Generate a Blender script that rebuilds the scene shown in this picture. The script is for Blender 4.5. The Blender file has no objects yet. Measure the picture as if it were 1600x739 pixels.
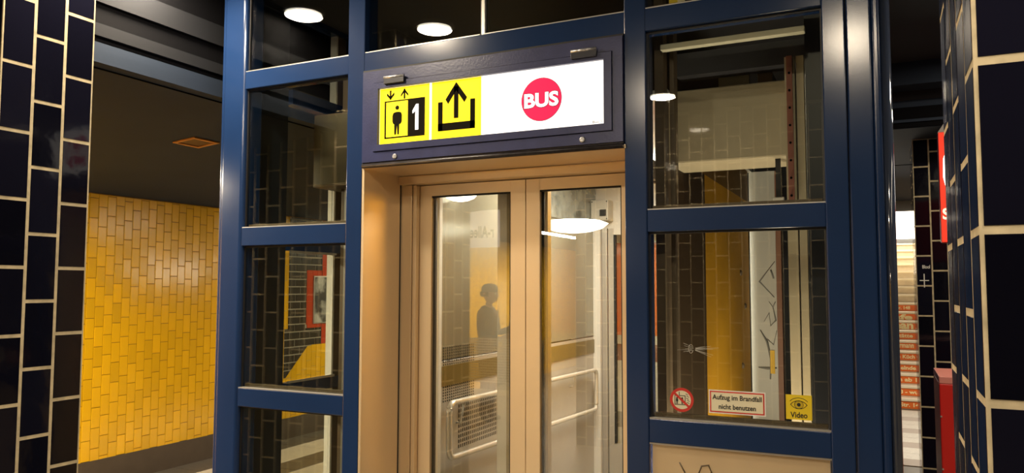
import bpy, bmesh, math, random
from mathutils import Vector, Matrix
random.seed(7)
S = bpy.context.scene
COL = S.collection
R = math.radians

# ------------------------------------------------------------------ camera, world, exposure, lights
cd = bpy.data.cameras.new('camera'); cam = bpy.data.objects.new('camera', cd); COL.objects.link(cam)
cd.sensor_fit = 'HORIZONTAL'; cd.sensor_width = 36.0; cd.lens = 36.0*1200/1600
cd.clip_start = 0.05; cd.clip_end = 100
yaw, pit, roll = R(25.687), R(3.737), R(0.115)
F = Vector((-math.sin(yaw)*math.cos(pit), math.cos(yaw)*math.cos(pit), math.sin(pit)))
Rt = Vector((math.cos(yaw), math.sin(yaw), 0)); Up = Rt.cross(F)
R2 = math.cos(roll)*Rt+math.sin(roll)*Up; U2 = -math.sin(roll)*Rt+math.cos(roll)*Up
m = Matrix((R2, U2, -F)).transposed().to_4x4(); m.translation = Vector((0, -2.8, 1.6))
cam.matrix_world = m
S.camera = cam

w = bpy.data.worlds.new('world'); S.world = w; w.use_nodes = True
w.node_tree.nodes['Background'].inputs[0].default_value = (0.9, 0.8, 0.65, 1)
w.node_tree.nodes['Background'].inputs[1].default_value = 0.03
S.view_settings.view_transform = 'Standard'; S.view_settings.look = 'None'
S.view_settings.gamma = 1.0; S.view_settings.use_curve_mapping = False
S.view_settings.exposure = 0.0

def area(name, loc, size, power, color=(1, .86, .66), rot=(0, 0, 0), shape='DISK', sy=None):
    l = bpy.data.lights.new(name, 'AREA'); l.shape = shape; l.size = size
    if sy: l.size_y = sy
    l.energy = power; l.color = color
    o = bpy.data.objects.new(name, l); COL.objects.link(o); o.location = loc; o.rotation_euler = rot
    return o
WARM = (1, .84, .62)
# added fill strips, out of view, for the left wall, its reflection and the platform
area('trough_light', (-4.3, -7.8, 2.36), 0.2, 420, WARM, shape='RECTANGLE', sy=3.5)
area('trough_light', (-4.5, -1.0, 2.36), 0.2, 215, WARM, shape='RECTANGLE', sy=1.3)
area('trough_light', (1.9, -3.0, 3.05), 0.2, 50, WARM, shape='RECTANGLE', sy=6)
area('hall_light', (-4.2, 5.4, 2.36), 0.2, 120, WARM, shape='RECTANGLE', sy=2.5)  # added to brighten the mosaic and floor behind the lift
area('stair_hall_fill', (1.0, 6.6, 2.72), 0.6, 70, (1, .9, .75), shape='RECTANGLE', sy=1.6)  # extra fill added for the stair hall and its paving
area('shaft_fill', (-.66, .2, .65), .25, 26, WARM, rot=(R(150), 0, 0), shape='RECTANGLE', sy=.1)  # hidden light added to brighten the right bay
area('shaft_fill', (-.45, 1.5, .35), .3, 16, WARM, rot=(R(180), 0, 0), shape='RECTANGLE', sy=.9)  # second added light, further back in the bay
area('stair_top_light', (0.4, 12.4, 3.5), 1.2, 80, (1, .90, .72), shape='RECTANGLE', sy=1.2)

# ------------------------------------------------------------------ materials
MATS = {}
def mat(name, color, rough=.5, metal=0., spec=.5, noise=0., nscale=8., bump=0., bscale=60., emit=None, estr=0., coat=0., aniso=None, rvar=0.):
    if name in MATS: return MATS[name]
    M = bpy.data.materials.new(name); M.use_nodes = True; nt = M.node_tree; N = nt.nodes; L = nt.links
    b = N['Principled BSDF']; c = (*color, 1)
    b.inputs['Base Color'].default_value = c; b.inputs['Roughness'].default_value = rough
    b.inputs['Metallic'].default_value = metal; b.inputs['Specular IOR Level'].default_value = spec
    b.inputs['Coat Weight'].default_value = coat; b.inputs['Coat Roughness'].default_value = .05
    tc = N.new('ShaderNodeTexCoord')
    src = tc.outputs['Object']
    if aniso:
        mp = N.new('ShaderNodeMapping'); mp.inputs['Scale'].default_value = aniso; L.new(src, mp.inputs[0]); src = mp.outputs[0]
    if noise or rvar:
        t = N.new('ShaderNodeTexNoise'); t.inputs['Scale'].default_value = nscale; t.inputs['Detail'].default_value = 4
        L.new(src, t.inputs['Vector'])
        if noise:
            mr = N.new('ShaderNodeMapRange'); mr.inputs['To Min'].default_value = 1-noise; mr.inputs['To Max'].default_value = 1+noise
            mr.inputs['From Min'].default_value = .3; mr.inputs['From Max'].default_value = .7
            L.new(t.outputs['Fac'], mr.inputs['Value'])
            mx = N.new('ShaderNodeVectorMath'); mx.operation = 'SCALE'; mx.inputs[0].default_value = color
            L.new(mr.outputs[0], mx.inputs['Scale']); L.new(mx.outputs[0], b.inputs['Base Color'])
        if rvar:
            m2 = N.new('ShaderNodeMapRange'); m2.inputs['To Min'].default_value = max(.02, rough-rvar); m2.inputs['To Max'].default_value = rough+rvar
            m2.inputs['From Min'].default_value = .3; m2.inputs['From Max'].default_value = .7
            L.new(t.outputs['Fac'], m2.inputs['Value']); L.new(m2.outputs[0], b.inputs['Roughness'])
    if bump:
        t2 = N.new('ShaderNodeTexNoise'); t2.inputs['Scale'].default_value = bscale; t2.inputs['Detail'].default_value = 2
        L.new(src, t2.inputs['Vector'])
        bp = N.new('ShaderNodeBump'); bp.inputs['Strength'].default_value = bump; bp.inputs['Distance'].default_value = .002
        L.new(t2.outputs['Fac'], bp.inputs['Height']); L.new(bp.outputs[0], b.inputs['Normal'])
    if emit:
        b.inputs['Emission Color'].default_value = (*emit, 1); b.inputs['Emission Strength'].default_value = estr
    MATS[name] = M; return M

def tile_mat(name, color, rough=.12, noise=.12):
    """glazed tile: every tile object its own slight tone, wavy glaze"""
    M = mat(name, color, rough, spec=.22 if 'black' in name else .6, bump=.25, bscale=14)
    nt = M.node_tree; N = nt.nodes; L = nt.links; b = N['Principled BSDF']
    oi = N.new('ShaderNodeObjectInfo'); g = N.new('ShaderNodeNewGeometry')
    ad = N.new('ShaderNodeMath'); ad.operation = 'ADD'; L.new(oi.outputs['Random'], ad.inputs[0]); L.new(g.outputs['Random Per Island'], ad.inputs[1])
    fr = N.new('ShaderNodeMath'); fr.operation = 'FRACT'; L.new(ad.outputs[0], fr.inputs[0])
    mr = N.new('ShaderNodeMapRange'); mr.inputs['To Min'].default_value = 1-noise; mr.inputs['To Max'].default_value = 1+noise
    L.new(fr.outputs[0], mr.inputs['Value'])
    mx = N.new('ShaderNodeVectorMath'); mx.operation = 'SCALE'; mx.inputs[0].default_value = color
    L.new(mr.outputs[0], mx.inputs['Scale']); L.new(mx.outputs[0], b.inputs['Base Color'])
    return M

def glass(name, tint=(.8, .84, .8), F0=.05, rough=0.0):
    M = bpy.data.materials.new(name); M.use_nodes = True; nt = M.node_tree; N = nt.nodes; L = nt.links
    N.remove(N['Principled BSDF']); out = N['Material Output']
    tr = N.new('ShaderNodeBsdfTransparent'); tr.inputs[0].default_value = (*tint, 1)
    gl = N.new('ShaderNodeBsdfGlossy'); gl.inputs['Roughness'].default_value = rough; gl.inputs[0].default_value = (1, 1, 1, 1)
    lw = N.new('ShaderNodeLayerWeight'); lw.inputs[0].default_value = .5
    p = N.new('ShaderNodeMath'); p.operation = 'POWER'; L.new(lw.outputs['Facing'], p.inputs[0]); p.inputs[1].default_value = 5
    mr = N.new('ShaderNodeMapRange'); mr.inputs['To Min'].default_value = F0; mr.inputs['To Max'].default_value = 1
    L.new(p.outputs[0], mr.inputs['Value'])
    mx = N.new('ShaderNodeMixShader'); L.new(mr.outputs[0], mx.inputs[0]); L.new(tr.outputs[0], mx.inputs[1]); L.new(gl.outputs[0], mx.inputs[2])
    L.new(mx.outputs[0], out.inputs['Surface'])
    MATS[name] = M; return M

def emis(name, color, strength):
    return mat(name, color, .5, emit=color, estr=strength, spec=.2)

BLUE = mat('blue_paint', (.011, .031, .098), .19, spec=.5, noise=.05, nscale=3, bump=.04, bscale=220, rvar=.012)
BLUEV = mat('violet_blue_paint', (.036, .042, .115), .32, noise=.12, nscale=14, bump=.25, bscale=120)
STEEL = mat('brushed_steel', (.85, .66, .42), .34, metal=.5, noise=.05, nscale=3, bump=.1, bscale=300, aniso=(1, 1, .2), rvar=.05)
ALU = mat('aluminium', (.62, .6, .54), .32, metal=.7, noise=.06)
CHROME = mat('chrome', (.92, .90, .84), .25, metal=.6)
BLACKT = tile_mat('black_glazed_tile', (.0045, .0045, .010), .07, .4)
YELT = tile_mat('yellow_glazed_tile', (.84, .47, .006), .16, .09)
REDT = tile_mat('red_glazed_tile', (.52, .06, .02), .2, .08)
GROUT = mat('cream_grout', (.50, .42, .27), .9, noise=.2, nscale=30)
YGROUT = mat('brown_grout', (.30, .13, .02), .9)
DGROUT = mat('pale_grout', (.42, .38, .3), .9)
CEIL = mat('dark_ceiling_paint', (.03, .03, .036), .75, noise=.1, nscale=2)
CEILG = mat('grey_ceiling_panel', (.019, .029, .050), .8, spec=.3, noise=.08, nscale=2)
CEILS = mat('ceiling_strip_paint', (.014, .0148, .018), .85, spec=.2)
BLACK = mat('black_recess', (.003, .003, .004), .9, spec=.1)  # near-black; also paints the shade of the ceiling recesses
FLOORD = mat('grey_floor', (.16, .135, .10), .5, noise=.15, nscale=6)
SLABL = mat('pale_terrazzo', (.62, .57, .47), .35, noise=.12, nscale=60)
SLABD = mat('dark_terrazzo', (.10, .085, .065), .4, noise=.2, nscale=60)
DARKM = mat('dark_shaft_metal', (.03, .03, .036), .5, noise=.2)
BEIGE = mat('beige_metal', (.42, .36, .24), .45, noise=.05, bump=.2, bscale=200)
BROWN = mat('brown_metal', (.12, .085, .05), .5, noise=.15)
WHITE = mat('white_enamel', (.78, .77, .72), .4)
CARW = mat('pale_car_panel', (.50, .47, .42), .38, metal=.3, noise=.04)
LAMP = emis('lamp_diffuser', (1, .93, .78), 14)
CARL = emis('car_lamp_diffuser', (1, .97, .88), 5)
GL = glass('window_glass', (.90, .91, .88), .032)
GLD = glass('door_glass', (.90, .89, .84), .075)
GLK = glass('smoked_glass', (.22, .23, .22), .06)
RUB = mat('black_rubber', (.012, .012, .012), .6)

# ------------------------------------------------------------------ helpers
def link(name, me, parent=None, matx=None, loc=None):
    o = bpy.data.objects.new(name, me); COL.objects.link(o)
    if matx is not None and me is not None and not me.materials: me.materials.append(matx)
    if parent is not None: o.parent = parent
    if loc is not None: o.location = loc
    return o
def mesh(name, verts, faces):
    me = bpy.data.meshes.new(name); me.from_pydata([tuple(v) for v in verts], [], faces); me.update(); return me
def tag(o, label=None, cat=None, group=None, kind=None):
    if label: o['label'] = label
    if cat: o['category'] = cat
    if group: o['group'] = group
    if kind: o['kind'] = kind
    return o
def thing(name, label, cat, loc=(0, 0, 0), group=None):
    o = bpy.data.objects.new(name, None); COL.objects.link(o); o.location = loc; o.empty_display_size = .1
    return tag(o, label, cat, group)
class MB:
    """collects shapes in world coordinates; build() makes one mesh object"""
    def __init__(s): s.bm = bmesh.new()
    def box(s, x0, x1, y0, y1, z0, z1, bev=0., seg=2):
        r = bmesh.ops.create_cube(s.bm, size=1, matrix=Matrix.Translation(((x0+x1)/2, (y0+y1)/2, (z0+z1)/2)) @ Matrix.Diagonal((abs(x1-x0), abs(y1-y0), abs(z1-z0), 1)))
        if bev:
            es = list({e for v in r['verts'] for e in v.link_edges})
            bmesh.ops.bevel(s.bm, geom=es, offset=bev, segments=seg, affect='EDGES', profile=.5)
        return s
    def tube(s, pts, rad, n=12, cap=True):
        pts = [Vector(p) for p in pts]; rings = []
        for i, p in enumerate(pts):
            if i == 0: d = pts[1]-p
            elif i == len(pts)-1: d = p-pts[i-1]
            else: d = (pts[i+1]-p).normalized()+(p-pts[i-1]).normalized()
            d.normalize(); up = Vector((0, 0, 1)) if abs(d.z) < .95 else Vector((0, 1, 0))
            a = d.cross(up).normalized(); b = a.cross(d).normalized()
            rr = rad[i] if isinstance(rad, (list, tuple)) else rad
            rings.append([s.bm.verts.new(p+rr*(math.cos(t)*a+math.sin(t)*b)) for t in [2*math.pi*k/n for k in range(n)]])
        for r0, r1 in zip(rings, rings[1:]):
            for k in range(n): 
                f = s.bm.faces.new((r0[k], r0[(k+1) % n], r1[(k+1) % n], r1[k])); f.smooth = True
        if cap: s.bm.faces.new(rings[0][::-1]); s.bm.faces.new(rings[-1])
        return s
    def lathe(s, c, prof, n=32, axis='Z'):
        rings = []
        for (r, h) in prof:
            ring = []
            for k in range(n):
                t = 2*math.pi*k/n; x, y = r*math.cos(t), r*math.sin(t)
                v = {'Z': (x, y, h), 'Y': (x, -h, y), 'X': (h, x, y)}[axis]
                ring.append(s.bm.verts.new(Vector(c)+Vector(v)))
            rings.append(ring)
        for r0, r1 in zip(rings, rings[1:]):
            for k in range(n): 
                f = s.bm.faces.new((r0[k], r0[(k+1) % n], r1[(k+1) % n], r1[k])); f.smooth = True
        s.bm.faces.new(rings[0][::-1]); s.bm.faces.new(rings[-1]); return s
    def prism(s, poly, y0, y1, plane='XZ'):
        """polygon (a,b) in a plane, extruded between y0 and y1 along the third axis"""
        def P(a, b, c): return {'XZ': (a, c, b), 'YZ': (c, a, b), 'XY': (a, b, c)}[plane]
        A = [s.bm.verts.new(P(a, b, y0)) for a, b in poly]; B = [s.bm.verts.new(P(a, b, y1)) for a, b in poly]
        s.bm.faces.new(A); s.bm.faces.new(B[::-1]); n = len(poly)
        for i in range(n): s.bm.faces.new((A[i], B[i], B[(i+1) % n], A[(i+1) % n]))
        return s
    def build(s, name, matx, parent=None, kind=None):
        bmesh.ops.recalc_face_normals(s.bm, faces=s.bm.faces)
        me = bpy.data.meshes.new(name); s.bm.to_mesh(me); s.bm.free()
        o = link(name, me, parent, matx)
        if parent is not None:
            me.transform(Matrix.Translation(-world(parent)))
        else:
            # origin at base centre
            vs = [v.co for v in me.vertices]; lo = Vector(map(min, zip(*vs))); hi = Vector(map(max, zip(*vs)))
            c = Vector(((lo.x+hi.x)/2, (lo.y+hi.y)/2, lo.z)); me.transform(Matrix.Translation(-c)); o.location = c
        if kind: o['kind'] = kind
        return o
def world(o):
    v = Vector((0, 0, 0))
    while o is not None: v += o.location; o = o.parent
    return v
def B(name, matx, parent, *a, bev=0., **k): return MB().box(*a, bev=bev).build(name, matx, parent, **k)

TXT = {}
def text_verts(s, bold=0.):
    cu = bpy.data.curves.new('t', 'FONT'); cu.body = s; cu.size = 1; cu.offset = bold; cu.resolution_u = 4; cu.extrude = .5
    o = bpy.data.objects.new('t', cu); COL.objects.link(o)
    dg = bpy.context.evaluated_depsgraph_get(); me = bpy.data.meshes.new_from_object(o.evaluated_get(dg))
    bpy.data.objects.remove(o); bpy.data.curves.remove(cu); return me
def text(name, s, matx, parent, box, at, face='-Y', bold=0., th=.001, kx=1):
    """lettering filling box=(a0,a1,z0,z1) on the plane; at = plane coordinate; th = how proud it stands"""
    me = text_verts(s, bold); vs = [v.co.copy() for v in me.vertices]
    x0, x1 = min(v.x for v in vs), max(v.x for v in vs); y0, y1 = min(v.y for v in vs), max(v.y for v in vs)
    a0, a1, b0, b1 = box
    for v in me.vertices:
        u = (v.co.x-x0)/(x1-x0); q = (v.co.y-y0)/(y1-y0); d = (v.co.z+.5)*th
        if face == '-Y': v.co = (a0+u*(a1-a0), at-d, b0+q*(b1-b0))
        elif face == '+Y': v.co = (a1-u*(a1-a0), at+d, b0+q*(b1-b0))
        elif face == '+X': v.co = (at+d, a0+u*(a1-a0), b0+q*(b1-b0))
    me.materials.clear(); o = link(name, me, parent, matx)
    me.transform(Matrix.Translation(-world(parent))); return o

# ------------------------------------------------------------------ tiles
def tile_mesh(kind, wd, ht, th=.006, ins=.0025):
    """plane: faces +X ('X'), -X ('x'), +Y ('Y'), -Y ('y'); origin at tile centre on the backing"""
    a, b = wd/2, ht/2
    base = [(-a, -b), (a, -b), (a, b), (-a, b)]; V = []
    for (u, v) in base: V.append((0, u, v))
    for (u, v) in base: V.append((th*.7, u, v))
    for (u, v) in base: V.append((th, u-math.copysign(ins, u), v-math.copysign(ins, v)))
    Fc = [(8, 9, 10, 11)]
    for i in range(4):
        j = (i+1) % 4; Fc.append((i, j, 4+j, 4+i)); Fc.append((4+i, 4+j, 8+j, 8+i))
    rot = {'X': 0, 'x': math.pi, 'Y': math.pi/2, 'y': -math.pi/2}[kind]
    V = [Matrix.Rotation(rot, 3, 'Z') @ Vector(v) for v in V]
    return mesh('tile', V, Fc)

def clip(poly, reg):
    """Sutherland-Hodgman, reg convex CCW"""
    out = poly
    for i in range(len(reg)):
        (ax, ay), (bx, by) = reg[i], reg[(i+1) % len(reg)]
        inp, out = out, []
        if not inp: return []
        ins = lambda p: (bx-ax)*(p[1]-ay)-(by-ay)*(p[0]-ax) >= -1e-9
        for k in range(len(inp)):
            p, q = inp[k-1], inp[k]
            if ins(p) != ins(q):
                d1 = (bx-ax)*(p[1]-ay)-(by-ay)*(p[0]-ax); d2 = (bx-ax)*(q[1]-ay)-(by-ay)*(q[0]-ax)
                t = d1/(d1-d2); out.append((p[0]+t*(q[0]-p[0]), p[1]+t*(q[1]-p[1])))
            if ins(q): out.append(q)
    return out
def parea(p): return abs(sum(p[i-1][0]*p[i][1]-p[i][0]*p[i-1][1] for i in range(len(p))))/2

def wall_tiles(reg, matx, name, parent, X, horiz=False, single=True, th=.006, gap=.004, origin=(1.2185, .222), loose=None):
    """tiles on a wall facing +X, cut to a convex region (Y,z)"""
    pw, ph = (.0785, .16) if not horiz else (.16, .08)
    ys = [p[0] for p in reg]; zs = [p[1] for p in reg]
    big = MB() if not single else None; cache = {}
    oy, oz = origin
    if not horiz:
        cells = []
        for i in range(math.floor((min(ys)-oy)/pw)-1, math.ceil((max(ys)-oy)/pw)+1):
            for j in range(math.floor((min(zs)-oz)/ph)-1, math.ceil((max(zs)-oz)/ph)+1):
                # four step stagger as on the wall
                sh = (i % 2)*ph/2+(i % 4)*.012
                cells.append((oy+i*pw, oz+j*ph+sh))
    else:
        cells = []
        for j in range(math.floor((min(zs)-oz)/ph)-1, math.ceil((max(zs)-oz)/ph)+1):
            for i in range(math.floor((min(ys)-oy)/pw)-2, math.ceil((max(ys)-oy)/pw)+1):
                cells.append((oy+i*pw+(j % 2)*pw/2, oz+j*ph))
    g = gap/2
    for (a, b) in cells:
        p = clip([(a+g, b+g), (a+pw-g, b+g), (a+pw-g, b+ph-g), (a+g, b+ph-g)], reg)
        if len(p) < 3 or parea(p) < pw*ph*.04: continue
        full = len(p) == 4 and abs(parea(p)-(pw-gap)*(ph-gap)) < 1e-6
        if single:
            if full:
                if 'f' not in cache: cache['f'] = tile_mesh('X', pw-gap, ph-gap, th)
                o = link(name, cache['f'], parent, matx, Vector((X, a+pw/2, b+ph/2))-world(parent))
                o.rotation_euler = (0, random.uniform(-.008, .008), random.uniform(-.012, .012))
            else:
                MB().prism(p, X, X+th, 'YZ').build(name, matx, parent)
        else: big.prism(p, X, X+th, 'YZ')
    if big: return big.build(name, matx, parent, kind='stuff')

def pillar(label, x0, x1, y0, y1, z1, faces, zoff=0., first=(0, 0), name='tiled_pillar', zlo=0., gap=.011, pw=.11, ph=.23, cat='pillar', par0=0, group=None):
    """black glazed tiles in upright stretcher bond on a grout coloured core"""
    t = thing(name, label, cat, ((x0+x1)/2, (y0+y1)/2, 0), group)
    th = .006
    B('core', GROUT, t, x0, x1, y0, y1, 0, z1)
    cache = {}
    for f in faces:
        if f in 'Xx': a0, a1, fixed = y0, y1, (x1-.004 if f == 'X' else x0+.004)
        else: a0, a1, fixed = x0, x1, (y1-.004 if f == 'Y' else y0+.004)
        n = int(round((a1-a0)/pw)); w_ = (a1-a0)/n
        for i in range(n):
            # count from the visible corner
            idx = i if f in 'xy' or f == 'y' else n-1-i
            zz = zoff+(idx+par0) % 2*ph/2
            k = -1
            while True:
                lo = zz+k*ph; hi = lo+ph; k += 1
                if lo >= z1-.01: break
                lo = max(lo, zlo); hi = min(hi, z1)
                if hi-lo < .03: continue
                key = (f, round(w_, 4), round(hi-lo, 3))
                if key not in cache: cache[key] = tile_mesh(f, w_-gap*(.9), hi-lo-gap, .0048, .001)
                c = a0+(i+.5)*w_
                p = Vector((fixed, c, (lo+hi)/2)) if f in 'Xx' else Vector((c, fixed, (lo+hi)/2))
                o = link('black_tile', cache[key], t, BLACKT, p-world(t))
                o.rotation_euler = (0, 0, random.uniform(-.006, .006))
    return t

# ------------------------------------------------------------------ setting
XW = -5.66
st = lambda o: tag(o, kind='structure')
floor = st(B('floor', FLOORD, None, XW-.1, 3.6, -14, 14.5, -.12, 0))
wl = st(B('wall_left', YGROUT, None, XW-.12, XW, -14, 14.5, 0, 2.36))
ceiling = st(B('ceiling', CEIL, None, -3.05, 3.6, -14, 3.4, 3.16, 3.3))
# sloped soffit along the left wall and its fascia strips
so = MB(); so.prism([(XW-.1, 2.335), (-3.05, 2.572), (-3.05, 2.66), (XW-.1, 2.5)], -14, 14.5, 'XZ'); so = st(so.build('ceiling', CEILG, None))
B('ceiling_strip', CEILS, so, -3.085, -3.05, -14, 14.5, 2.574, 2.627)
B('ceiling_recess', BLACK, so, -3.09, -3.065, -14, 14.5, 2.627, 2.69)  # black bands paint the shade between the fascia strips
B('ceiling_strip', CEILS, so, -3.085, -3.05, -14, 14.5, 2.69, 2.745)
B('ceiling_recess', BLACK, so, -3.09, -3.065, -14, 14.5, 2.745, 2.84)
B('ceiling_strip', CEILS, so, -3.085, -3.05, -14, 14.5, 2.84, 2.945)
B('ceiling_recess', BLACK, so, -3.09, -3.065, -14, 14.5, 2.945, 3.16)
MB().prism([(-3.115, 2.5605), (-3.11, 2.5605), (-3.11, 2.568), (-3.115, 2.568)], -14, 14.5, 'XZ').build('joint', BLACK, so)
# beams ahead on the right: fascia of slats, then the lower ceiling of the stair hall
cb = st(B('ceiling', CEILG, None, -3.05, 3.6, 3.4, 8.6, 2.75, 2.9))
for i, (a, b, mm) in enumerate([(2.9, 2.905, BLACK), (2.905, 2.955, CEILG), (2.955, 3.16, CEIL)]):
    B('ceiling_strip', mm, cb, -3.05, 3.6, 3.40, 3.5, a, b)
B('ceiling_recess', BLACK, cb, -.1, 3.6, 3.385, 3.4, 2.81, 2.90)  # black strip stands for the shade between the slats
B('ceiling_strip', CEILG, cb, -.1, 3.6, 3.37, 3.40, 2.79, 2.81)
B('ceiling_recess', BLACK, cb, -.1, 3.6, 3.385, 3.4, 2.755, 2.79)
B('ceiling_beam', CEILG, cb, -.1, 3.6, 3.1, 3.3, 3.0, 3.16)
B('joint', BLACK, cb, -.1, 3.6, 5.235, 5.25, 2.745, 2.751)
st(B('trim_1', mat('beam_grey', (.2, .2, .2), .6), None, -1.2, 2.0, 8.6, 8.75, 2.62, 3.4))
st(B('ceiling', CEILG, None, -1.2, 2.0, 8.75, 14.5, 3.9, 4.0))
st(B('wall_far', mat('far_wall', (.3, .28, .25), .6), None, XW, -.6, 8.7, 8.85, 0, 3.16))
st(B('wall_far', MATS['far_wall'], None, 1.5, 3.6, 8.7, 8.85, 0, 3.16))
st(B('wall_right', mat('right_wall', (.06, .055, .05), .4), None, 3.5, 3.6, -14, 14.5, 0, 3.2))
st(B('wall_back', mat('back_wall', (.10, .08, .06), .5), None, XW, 3.6, -14.1, -14, 0, 3.2))
st(B('baseboard_left', mat('brown_plinth', (.085, .06, .038), .55, noise=.1), None, XW, XW+.012, .9, 8.7, 0, .222))

# left wall tiling: yellow, and the mosaic seen through the lift
A0, A1 = 1.12, 2.68
rect = lambda a, b, c, d: [(a, c), (b, c), (b, d), (a, d)]
wall_tiles(rect(A0, A1, .222, 2.335), YELT, 'yellow_tile', wl, XW)
wall_tiles(rect(A1, 3.455, .222, 2.335), YELT, 'yellow_tiling', wl, XW, single=False)
wall_tiles(rect(-1, A0, .222, 2.335), YELT, 'yellow_tiling', wl, XW, single=False)
wall_tiles(rect(3.457, 3.51, 1.15, 2.335), YELT, 'yellow_tile', wl, XW)
H = dict(horiz=True, gap=.012, origin=(3.46, .635))
bk = st(B('trim_2', DGROUT, None, XW, XW+.002, 3.457, 4.9, .222, 2.335))
for rg in ([(3.457, .64), (3.487, .64), (3.833, .961), (3.833, 1.147), (3.457, 1.147)], rect(3.833, 4.04, .963, 1.147), rect(3.512, 3.794, 1.147, 2.335), rect(3.794, 4.05, 1.775, 2.335)):
    wall_tiles(rg, mat('brown_black_tile', (.035, .03, .022), .25), 'dark_tile', wl, XW+.002, **H)
for rg in (rect(3.794, 4.04, 1.147, 1.775), rect(4.05, 4.9, .963, 2.335)):
    wall_tiles(rg, REDT, 'red_tiling', wl, XW+.002, single=False, gap=.002)
for rg in (rect(3.457, 4.3, .222, .638), [(3.487, .638), (4.3, .638), (4.3, .961), (3.833, .961)]):
    wall_tiles(rg, YELT, 'yellow_tile', wl, XW+.002)
wall_tiles(rect(4.3, 4.9, .222, .961), YELT, 'yellow_tiling', wl, XW+.002, single=False)
wall_tiles(rect(4.9, 8.7, .222, 2.335), YELT, 'yellow_tiling', wl, XW, single=False)
# behind the photographer: yellow field with a dark zigzag band
wall_tiles(rect(-8.2, -3.0, .0, 2.335), YELT, 'yellow_tiling', wl, XW, single=False)
wall_tiles(rect(-13, -8.2, .0, 2.335), YELT, 'yellow_tiling', wl, XW, single=False)
for rg in (rect(-8.95, -8.4, 1.3, 2.2), [(-8.95, 1.3), (-8.25, .4), (-7.7, .4), (-8.4, 1.3)], rect(-8.25, -7.7, 0, .4)):
    wall_tiles(rg, MATS['brown_black_tile'], 'dark_tiling', wl, XW+.007, single=False, horiz=True, gap=.012)

# floor slabs near the left wall
for i, (a, b, mm) in enumerate([(XW, -5.33, SLABD), (-5.33, -4.93, SLABL), (-4.93, -4.62, SLABD), (-4.62, -4.22, SLABL), (-4.22, -3.82, SLABL), (-3.82, -3.42, SLABL), (-3.42, -3.02, SLABL)]):
    y = 0.9; c = None
    while y < 6:
        if c is None: c = mesh('slab', [], []); bmx = MB().box(0, b-a-.006, 0, .394, 0, .008, bev=.001, seg=1); bmx.bm.to_mesh(c); bmx.bm.free()
        m2 = mm
        if mm is SLABD and i == 0 and 3.05 < y < 4.3: m2 = SLABD
        link('floor_slab', c, floor, m2, Vector((a+.003, y+.003, 0))-world(floor)); y += .4

# square recessed air outlet in the soffit
t = thing('ceiling_vent', 'small square orange-rimmed recessed fitting in the dark ceiling above the yellow wall', 'vent', (-3.85, .63, 2.555))
sl = (2.572-2.335)/(-3.05-XW+.1)
vm = lambda x: 2.335+(x-XW+.1)*sl
mb = MB()
ORM = mat('orange_rim', (.55, .24, .06), .5)
for (xa, xb, ya, yb) in [(-3.94, -3.755, .535, .555), (-3.94, -3.755, .715, .735), (-3.94, -3.92, .555, .715), (-3.775, -3.755, .555, .715)]:
    za, zb = vm(xa)-.002, vm(xb)-.002
    mb.prism([(xa, za), (xb, zb), (xb, zb-.008), (xa, za-.008)], ya, yb, 'XZ')
mb.build('rim', ORM, t)
mb = MB(); mb.prism([(-3.92, vm(-3.92)-.001), (-3.775, vm(-3.775)-.001), (-3.775, vm(-3.775)-.004), (-3.92, vm(-3.92)-.004)], .555, .715, 'XZ'); mb.build('plate', mat('dark_copper', (.10, .04, .015), .5), t)

# ------------------------------------------------------------------ pillars
pillar('tall black glazed-tile pillar with cream joints at the left edge of the picture', -4.05, -2.62, -1.275, -.945, 3.16, 'XYy', zoff=1.892-.23*9, par0=0)
pillar('near black glazed-tile pillar with cream joints at the right edge of the picture', .12, .67, -1.6, -1.05, 3.16, 'xyY', zoff=1.677-.23*8, par0=0)
fp = pillar('distant black-tiled pillar between the lift and the near right pillar, chalk cross on it', .24, .79, 3.9, 4.45, 2.75, 'xy', zoff=1.843-.23*9, par0=0)
text('chalk_word', 'Blool', WHITE, fp, (.283, .335, 1.745, 1.772), 3.896, bold=.02)
mb = MB(); mb.prism([(.29, 1.60), (.297, 1.60), (.297, 1.705), (.29, 1.705)], 3.894, 3.896); mb.prism([(.262, 1.65), (.326, 1.65), (.326, 1.657), (.262, 1.657)], 3.8935, 3.894)
mb.build('chalk_cross', WHITE, fp)
pillar('broad black-tiled pillar standing behind the photographer', -1.84, -.41, -4.5, -3.9, 3.16, 'YX', zoff=1.755-.23*9)
pillar('slim black-tiled pillar standing behind the photographer on the left', -2.83, -2.5, -4.3, -3.9, 3.16, 'YX', zoff=1.696-.23*9)

# ------------------------------------------------------------------ ceiling lamps
def downlight(x, y, label, r=.1, z=3.16, power=34):
    t = thing('ceiling_lamp', label, 'lamp', (x, y, z), 'round ceiling downlights')
    MB().lathe((x, y, z-.02), [(r+.018, .02), (r+.018, .004), (r+.006, 0), (r, .004), (r, .02)]).build('ring', ALU, t)
    MB().lathe((x, y, z-.022), [(r-.002, .018), (r-.002, .004), (r*.7, 0.0)]).build('diffuser', LAMP, t)
    l = area('lamp_light', (x, y, z-.03), 2*r, power, WARM)
    l.parent = t; l.location = (0, 0, -.03)
downlight(-2.92, -.47, 'round ceiling downlight nearest the lift, above the left window column')
downlight(-2.373, -.994, 'round ceiling downlight in front of the lift, second from the left')
downlight(-1.562, -3.19, 'round ceiling downlight in front of the broad rear pillar')
downlight(.95, -1.9, 'added round ceiling downlight, out of view right of the near right pillar')  # extra lamp added for light, kept out of the reflections
downlight(-.13, -2.3, 'round ceiling downlight straight over the photographer')
downlight(1.1, .4, 'added round ceiling downlight, out of view right of the lift')  # likewise an added lamp for fill
downlight(1.2, 2.4, 'added round ceiling downlight, out of view before the stair hall')  # added lamp, lights the space ahead

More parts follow.
